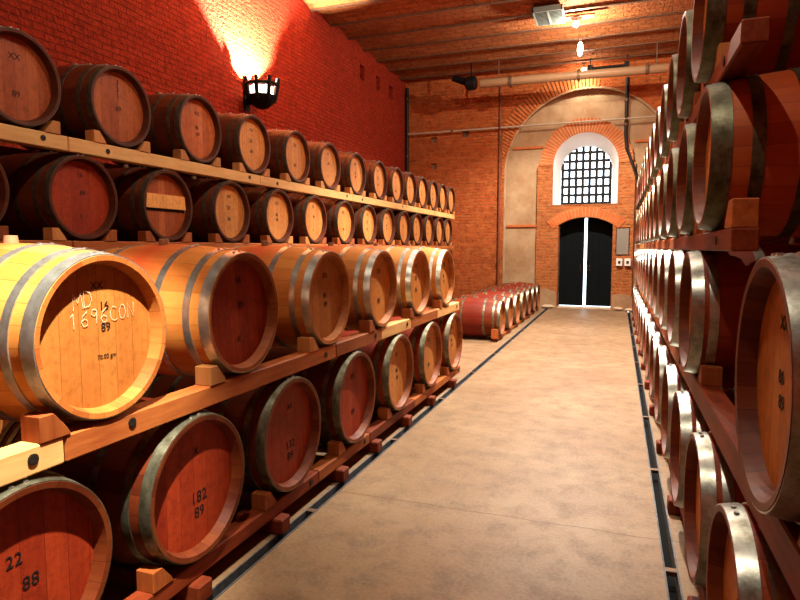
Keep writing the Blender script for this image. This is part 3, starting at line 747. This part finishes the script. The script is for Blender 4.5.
# ------------------------------------------------------------------ end-wall fittings
def pipe(name, pts, r, mat, label, cat, collars=()):
    mb = MB(); mb.tube(pts, r, 14)
    c = [sum(p[i] for p in pts)/len(pts) for i in range(3)]
    o = link(name, mb.mesh(name, M[mat], True)); tag(o, label, cat); return o
def pipe_thing(name, pts, r, mat, label, collars, cat='pipe'):
    root = empty(name, pts[0]); p0 = Vector(pts[0])
    mb = MB(); mb.tube([Vector(p)-p0 for p in pts], r, 16); link('pipe_run', mb.mesh('pipe_run', M[mat], True), root)
    for p, d in collars:
        mb = MB(); q = Vector(p)-p0; dd = Vector(d)*.03; mb.tube([q-dd, q+dd], r*1.35, 14); link('pipe_clip', mb.mesh('pipe_clip', M['steel'], True), root)
    return tag(root, label, cat)
pipe_thing('vertical_pipe', [(-3.08,YE-.06,0),(-3.08,YE-.06,5.95)], .03, 'pipe_brown', 'thin dark vertical pipe left of the great arch', [((-3.08,YE-.06,z),(0,0,1)) for z in (1.2,3.0,4.6)])
pipe_thing('vertical_pipe', [(XL+.07,YE-.06,0),(XL+.07,YE-.06,6.1)], .045, 'black', 'black vertical pipe in the left corner of the end wall', [((XL+.07,YE-.06,z),(0,0,1)) for z in (2.5,4.2,5.8)])
pipe_thing('horizontal_pipe', [(XL+.12,YE-.15,4.80),(1.9,YE-.15,4.83)], .025, 'pipe_thin', 'thin grey horizontal pipe crossing the great arch', [((x,YE-.15,4.81),(1,0,0)) for x in (-4.4,-3.08,.1)])
pipe_thing('vertical_pipe', [(.10,YE-.05,5.85),(.10,YE-.05,4.45),(.14,YE-.05,4.1),(.36,YE-.05,3.5),(.40,YE-.05,3.35)], .045, 'black', 'black pipe dropping down the right side of the arch', [((.10,YE-.05,z),(0,0,1)) for z in (5.3,4.7)])
pipe_thing('ventilation_duct', [(-3.35,15.2,5.70),(.95,15.2,5.66)], .10, 'pipe_tan', 'thick tan duct running across below the ceiling', [((x,15.2,5.68),(1,0,0)) for x in (-2.6,-1.0,.5)], 'duct')
# dark blower box at the duct's left end
fb = empty('duct_blower', (-3.6,15.2,5.55)); tag(fb, 'black blower housing on the left end of the tan duct', 'blower')
mb = MB(); mb.lathe([(-.14,0),(-.14,.12),(-.10,.17),(.10,.17),(.14,.12),(.14,0)], 20); link('housing', mb.mesh('housing', M['iron'], True), fb, (0,0,.18))
mb = MB(); mb.lathe([(-.2,0),(-.2,.07),(.2,.10),(.2,0)], 16); link('nozzle', mb.mesh('nozzle', M['iron'], True), fb, (-.28,0,.28), (0,.35,0))
mb = MB(); mb.box(-.015,.015,-.015,.015,.32,.70); link('hanger', mb.mesh('hanger', M['iron']), fb)
for x in (-2.9, .7):
    mb = MB(); mb.box(x-.012,x+.012,15.19,15.21,5.76,6.24); tag(link('duct_hanger', mb.mesh('duct_hanger', M['steel'])), 'thin %s hanger rod holding the tan duct' % ('left' if x < -1 else 'right'), 'hanger')
# black bar fixture
bf = empty('track_bar', (-.35,15.9,6.0)); tag(bf, 'black horizontal bar with end caps below the ceiling right of lamps', 'bar')
mb = MB(); mb.tube([(-.42,0,0),(.42,0,0)], .035, 12); link('bar', mb.mesh('bar', M['iron'], True), bf)
for s in (-1,1):
    mb = MB(); mb.box(s*.42-.06, s*.42+.06, -.06, .06, -.08, .08); link('end_cap', mb.mesh('end_cap', M['iron'], bevel=.01), bf)
    mb = MB(); mb.box(s*.42-.01, s*.42+.01, -.01, .01, .07, .245); link('hanger', mb.mesh('hanger', M['iron']), bf)
# ceiling vent
cv = empty('ceiling_vent', (-1.42,12.6,6.14)); tag(cv, 'grey slatted vent box hanging under the ceiling near lamps', 'vent')
mb = MB(); mb.box(-.31,.31,-.46,.46,.02,.09); link('vent_back', mb.mesh('vent_back', M['vent_back']), cv)
mb = MB()
for a in (-.33,.31): mb.box(a,a+.03,-.48,.48,0,.10)
for a in (-.48,.45): mb.box(-.33,.34,a,a+.03,0,.10)
mb.box(-.02,.02,-.46,.46,0,.03); link('vent_frame', mb.mesh('vent_frame', M['vent_slat']), cv)
for k in range(11):
    mb = MB(); mb.box(-.31,.31,-.012,.012,0,.012); link('vent_slat', mb.mesh('vent_slat', M['vent_slat']), cv, (0,-.41+.082*k,.008))
cv.scale = (.85,.8,1)
mb = MB(); mb.box(-.03,.03,-.03,.03,.09,.18); link('vent_mount', mb.mesh('vent_mount', M['steel']), cv)
# grey cabinet and two white switch boxes right of the door
cb = empty('wall_cabinet', (.11,YE+.06,1.42)); tag(cb, 'small grey metal cabinet on the pier right of the door', 'cabinet')
mb = MB(); mb.box(-.15,.15,-.03,.06,0,.68); link('cabinet_body', mb.mesh('cabinet_body', M['grey_box'], bevel=.006), cb)
mb = MB(); mb.box(-.14,.14,-.045,-.03,.015,.665); link('cabinet_door', mb.mesh('cabinet_door', M['grey_box'], bevel=.004), cb)
mb = MB(); mb.box(-.17,.19,-.02,.05,.685,.73); link('cabinet_lintel', mb.mesh('cabinet_lintel', M['beam_red']), cb)
for x, nm in ((.04,'left'),(.24,'right')):
    s_ = empty('switch_box', (x, YE-.01, 1.14)); tag(s_, '%s white switch box under the grey wall cabinet' % nm, 'switch box', 'white switch boxes by the door')
    mb = MB(); mb.box(-.075,.075,-.05,.03,0,.19); link('box_body', mb.mesh('box_body', M['white_box'], bevel=.008), s_)
    mb = MB(); mb.box(-.03,.03,-.06,-.05,.06,.13); link('switch', mb.mesh('switch', M['black']), s_)
# plaster patches at pier feet, loose stones
for x0,x1,z1,nm in ((-2.1,-1.52,.52,'left'),(-.12,.38,.42,'right')):
    mb = MB(); mb.prism([(x0,0),(x1,0),(x1,z1*.82),((x0+x1)/2,z1),(x0,z1*.9)], YE-.025, YE+.03, 'y')
    tag(link('trim_%s_plinth' % nm, mb.mesh('plinth', M['plaster'])), 'rendered plinth at the foot of the %s door pier' % nm, 'plinth', kind='structure')
for i, (x, y, w_, h_) in enumerate(((-1.72,16.25,.34,.11),(.05,16.3,.26,.10),(.30,16.1,.22,.09))):
    bm = bmesh.new(); bmesh.ops.create_icosphere(bm, subdivisions=2, radius=.5)
    for v in bm.verts: v.co = Vector((v.co.x*w_*(1+random.uniform(-.12,.12)), v.co.y*.2, (v.co.z+.5)*h_*(1+random.uniform(-.05,.05))))
    me = bpy.data.meshes.new('stone'); bm.to_mesh(me); bm.free(); me.materials.append(M['stone'])
    tag(link('loose_stone', me, None, (x,y,0)), ['flat stone on the floor left of the door','flat stone on the floor just right of the door','small stone at the right rack end near the door'][i], 'stone')

# ------------------------------------------------------------------ lamps
def spot(name, parent, loc, energy, size=1.9, blend=.6, rad_=.03, col=(1,.88,.70), rot=(0,0,0)):
    l = bpy.data.lights.new(name, 'SPOT'); l.energy = energy; l.spot_size = size; l.spot_blend = blend; l.shadow_soft_size = rad_; l.color = col
    o = bpy.data.objects.new(name, l); C.objects.link(o); o.location = loc; o.rotation_euler = rot
    if parent is not None: o.parent = parent
    return o
def point(name, parent, loc, energy, rad_=.03, col=(1,.88,.70)):
    l = bpy.data.lights.new(name, 'POINT'); l.energy = energy; l.shadow_soft_size = rad_; l.color = col
    o = bpy.data.objects.new(name, l); C.objects.link(o); o.location = loc
    if parent is not None: o.parent = parent
    return o
def hanging_lamp(x, y, energy, label, plate=False, drop=.16, glow=40, cone=140, tall=1):
    r = empty('ceiling_lamp', (x, y, ZC-.025-drop)); tag(r, label, 'lamp', 'lamps along the ceiling above the aisle')
    mb = MB(); mb.tube([(0,0,.05),(0,0,drop)], .012, 8); link('stem', mb.mesh('stem', M['steel'], True), r)
    mb = MB(); mb.tube([(0,0,drop-.02),(0,0,drop+.01)], .05, 16); link('rose', mb.mesh('rose', M['steel'], True), r)
    bm = bmesh.new(); bmesh.ops.create_uvsphere(bm, u_segments=20, v_segments=12, radius=.06)
    me = bpy.data.meshes.new('bulb'); bm.to_mesh(me); bm.free(); me.materials.append(M['glow'])
    for p in me.polygons: p.use_smooth = True
    link('bulb', me, r).scale = (1,1,tall)
    if plate:
        mb = MB(); mb.box(-.36,.36,-.10,.10,drop-.05,drop-.01); link('reflector_plate', mb.mesh('reflector_plate', M['brown_plate'], bevel=.01), r)
    warm = (1,.88,.70) if y < 6 else (1,.94,.82)
    spot('lamp_light', r, (0,0,-.10), energy, math.radians(cone), .4, .03, warm)
    point('lamp_glow', r, (0,0,-.10), glow)
    return r
LX = -.92
hanging_lamp(LX, .6, 230, 'ceiling lamp over the aisle nearest the camera', glow=75)
hanging_lamp(LX, 4.6, 230, 'second ceiling lamp over the aisle', glow=170)
hanging_lamp(-.62, 8.1, 3600, 'third ceiling lamp over the aisle', glow=330, cone=92)
hanging_lamp(LX, 12.9, 1900, 'glowing lamp under a brown plate beside the ceiling vent', plate=True, glow=420)
hanging_lamp(LX, 14.3, 250, 'tall glowing lamp in the middle of the ceiling lamps', drop=.22, tall=2.6)
hanging_lamp(LX-.02, 16.2, 40, 'small far lamp nearest the end wall')
# shaded pendant low over the near end of the left rack
pl = empty('pendant_lamp', (-1.12, 1.30, 3.05)); tag(pl, 'black shaded pendant lamp hanging low over the near left barrels', 'lamp')
mb = MB(); mb.lathe([(0,.14),(.03,.135),(.16,.04),(.22,.03),(.22,.0),(.20,.0),(.15,.03),(.02,.125),(0,.14)], 28); me = mb.mesh('lamp_shade', M['iron'], True); me.transform(Matrix.Rotation(-PI/2, 4, 'Y')); link('lamp_shade', me, pl)
mb = MB(); mb.tube([(0,0,.21),(0,0,ZC-3.06)], .006, 6); link('cord', mb.mesh('cord', M['black'], True), pl)
bm = bmesh.new(); bmesh.ops.create_uvsphere(bm, u_segments=16, v_segments=10, radius=.035); me = bpy.data.meshes.new('bulb'); bm.to_mesh(me); bm.free(); me.materials.append(M['glow']); link('bulb', me, pl, (0,0,.06))
spot('pendant_light', pl, (0,0,-.0), 1000, math.radians(60), .5, .02, (1,.90,.74), (math.radians(2), math.radians(32), 0))

# wall sconce: black iron basket throwing light up the left wall
SX, SY, SZ = -5.5, 8.62, 3.86
sc_ = empty('wall_sconce', (SX, SY, SZ)); tag(sc_, 'black iron basket sconce throwing light up the red brick wall', 'sconce')
mb = MB(); prof = [(-.02,.0),(-.0,.09),(.06,.17),(.14,.225),(.19,.245),(.19,.225),(.14,.205),(.06,.15),(.02,.08),(.01,.0)]
mb.lathe(prof, 28); me = mb.mesh('bowl', M['iron'], True); me.transform(Matrix.Rotation(-PI/2, 4, 'Y')); link('bowl', me, sc_)
mb = MB(); mb.tube([(.26*math.cos(a), .26*math.sin(a), .36) for a in [2*PI*k/32 for k in range(33)]], .034, 8, cap=False); link('ring', mb.mesh('ring', M['iron'], True), sc_)
for k in range(8):
    a = 2*PI*(k+.3)/8; c, s = math.cos(a), math.sin(a)
    mb = MB(); mb.tube([(.215*c,.215*s,.12),(.245*c,.245*s,.24),(.262*c,.262*s,.36),(.275*c,.275*s,.46)], .034, 8); link('strap', mb.mesh('strap', M['iron'], True), sc_)
mb = MB(); mb.box(-.30,-.20,-.03,.03,.08,.16); mb.box(-.30,-.28,-.08,.08,-.02,.3); link('wall_bracket', mb.mesh('wall_bracket', M['iron']), sc_)
mb = MB(); mb.lathe([(.10,.17),(.33,.19),(.33,.182),(.10,.162)], 32, close=True); me = mb.mesh('diffuser', M['glow_soft'], True); me.transform(Matrix.Rotation(-PI/2, 4, 'Y')); link('diffuser', me, sc_)
spot('sconce_light', sc_, (0,0,.155), 9000, math.radians(130), .12, .03, (1,.84,.62), (math.radians(180-12), math.radians(0), 0))

# ------------------------------------------------------------------ daylight outside
w = bpy.data.worlds.new('sky'); sc.world = w; w.use_nodes = True
bg = w.node_tree.nodes['Background']; bg.inputs[0].default_value = (.80,.92,1,1); bg.inputs[1].default_value = 6
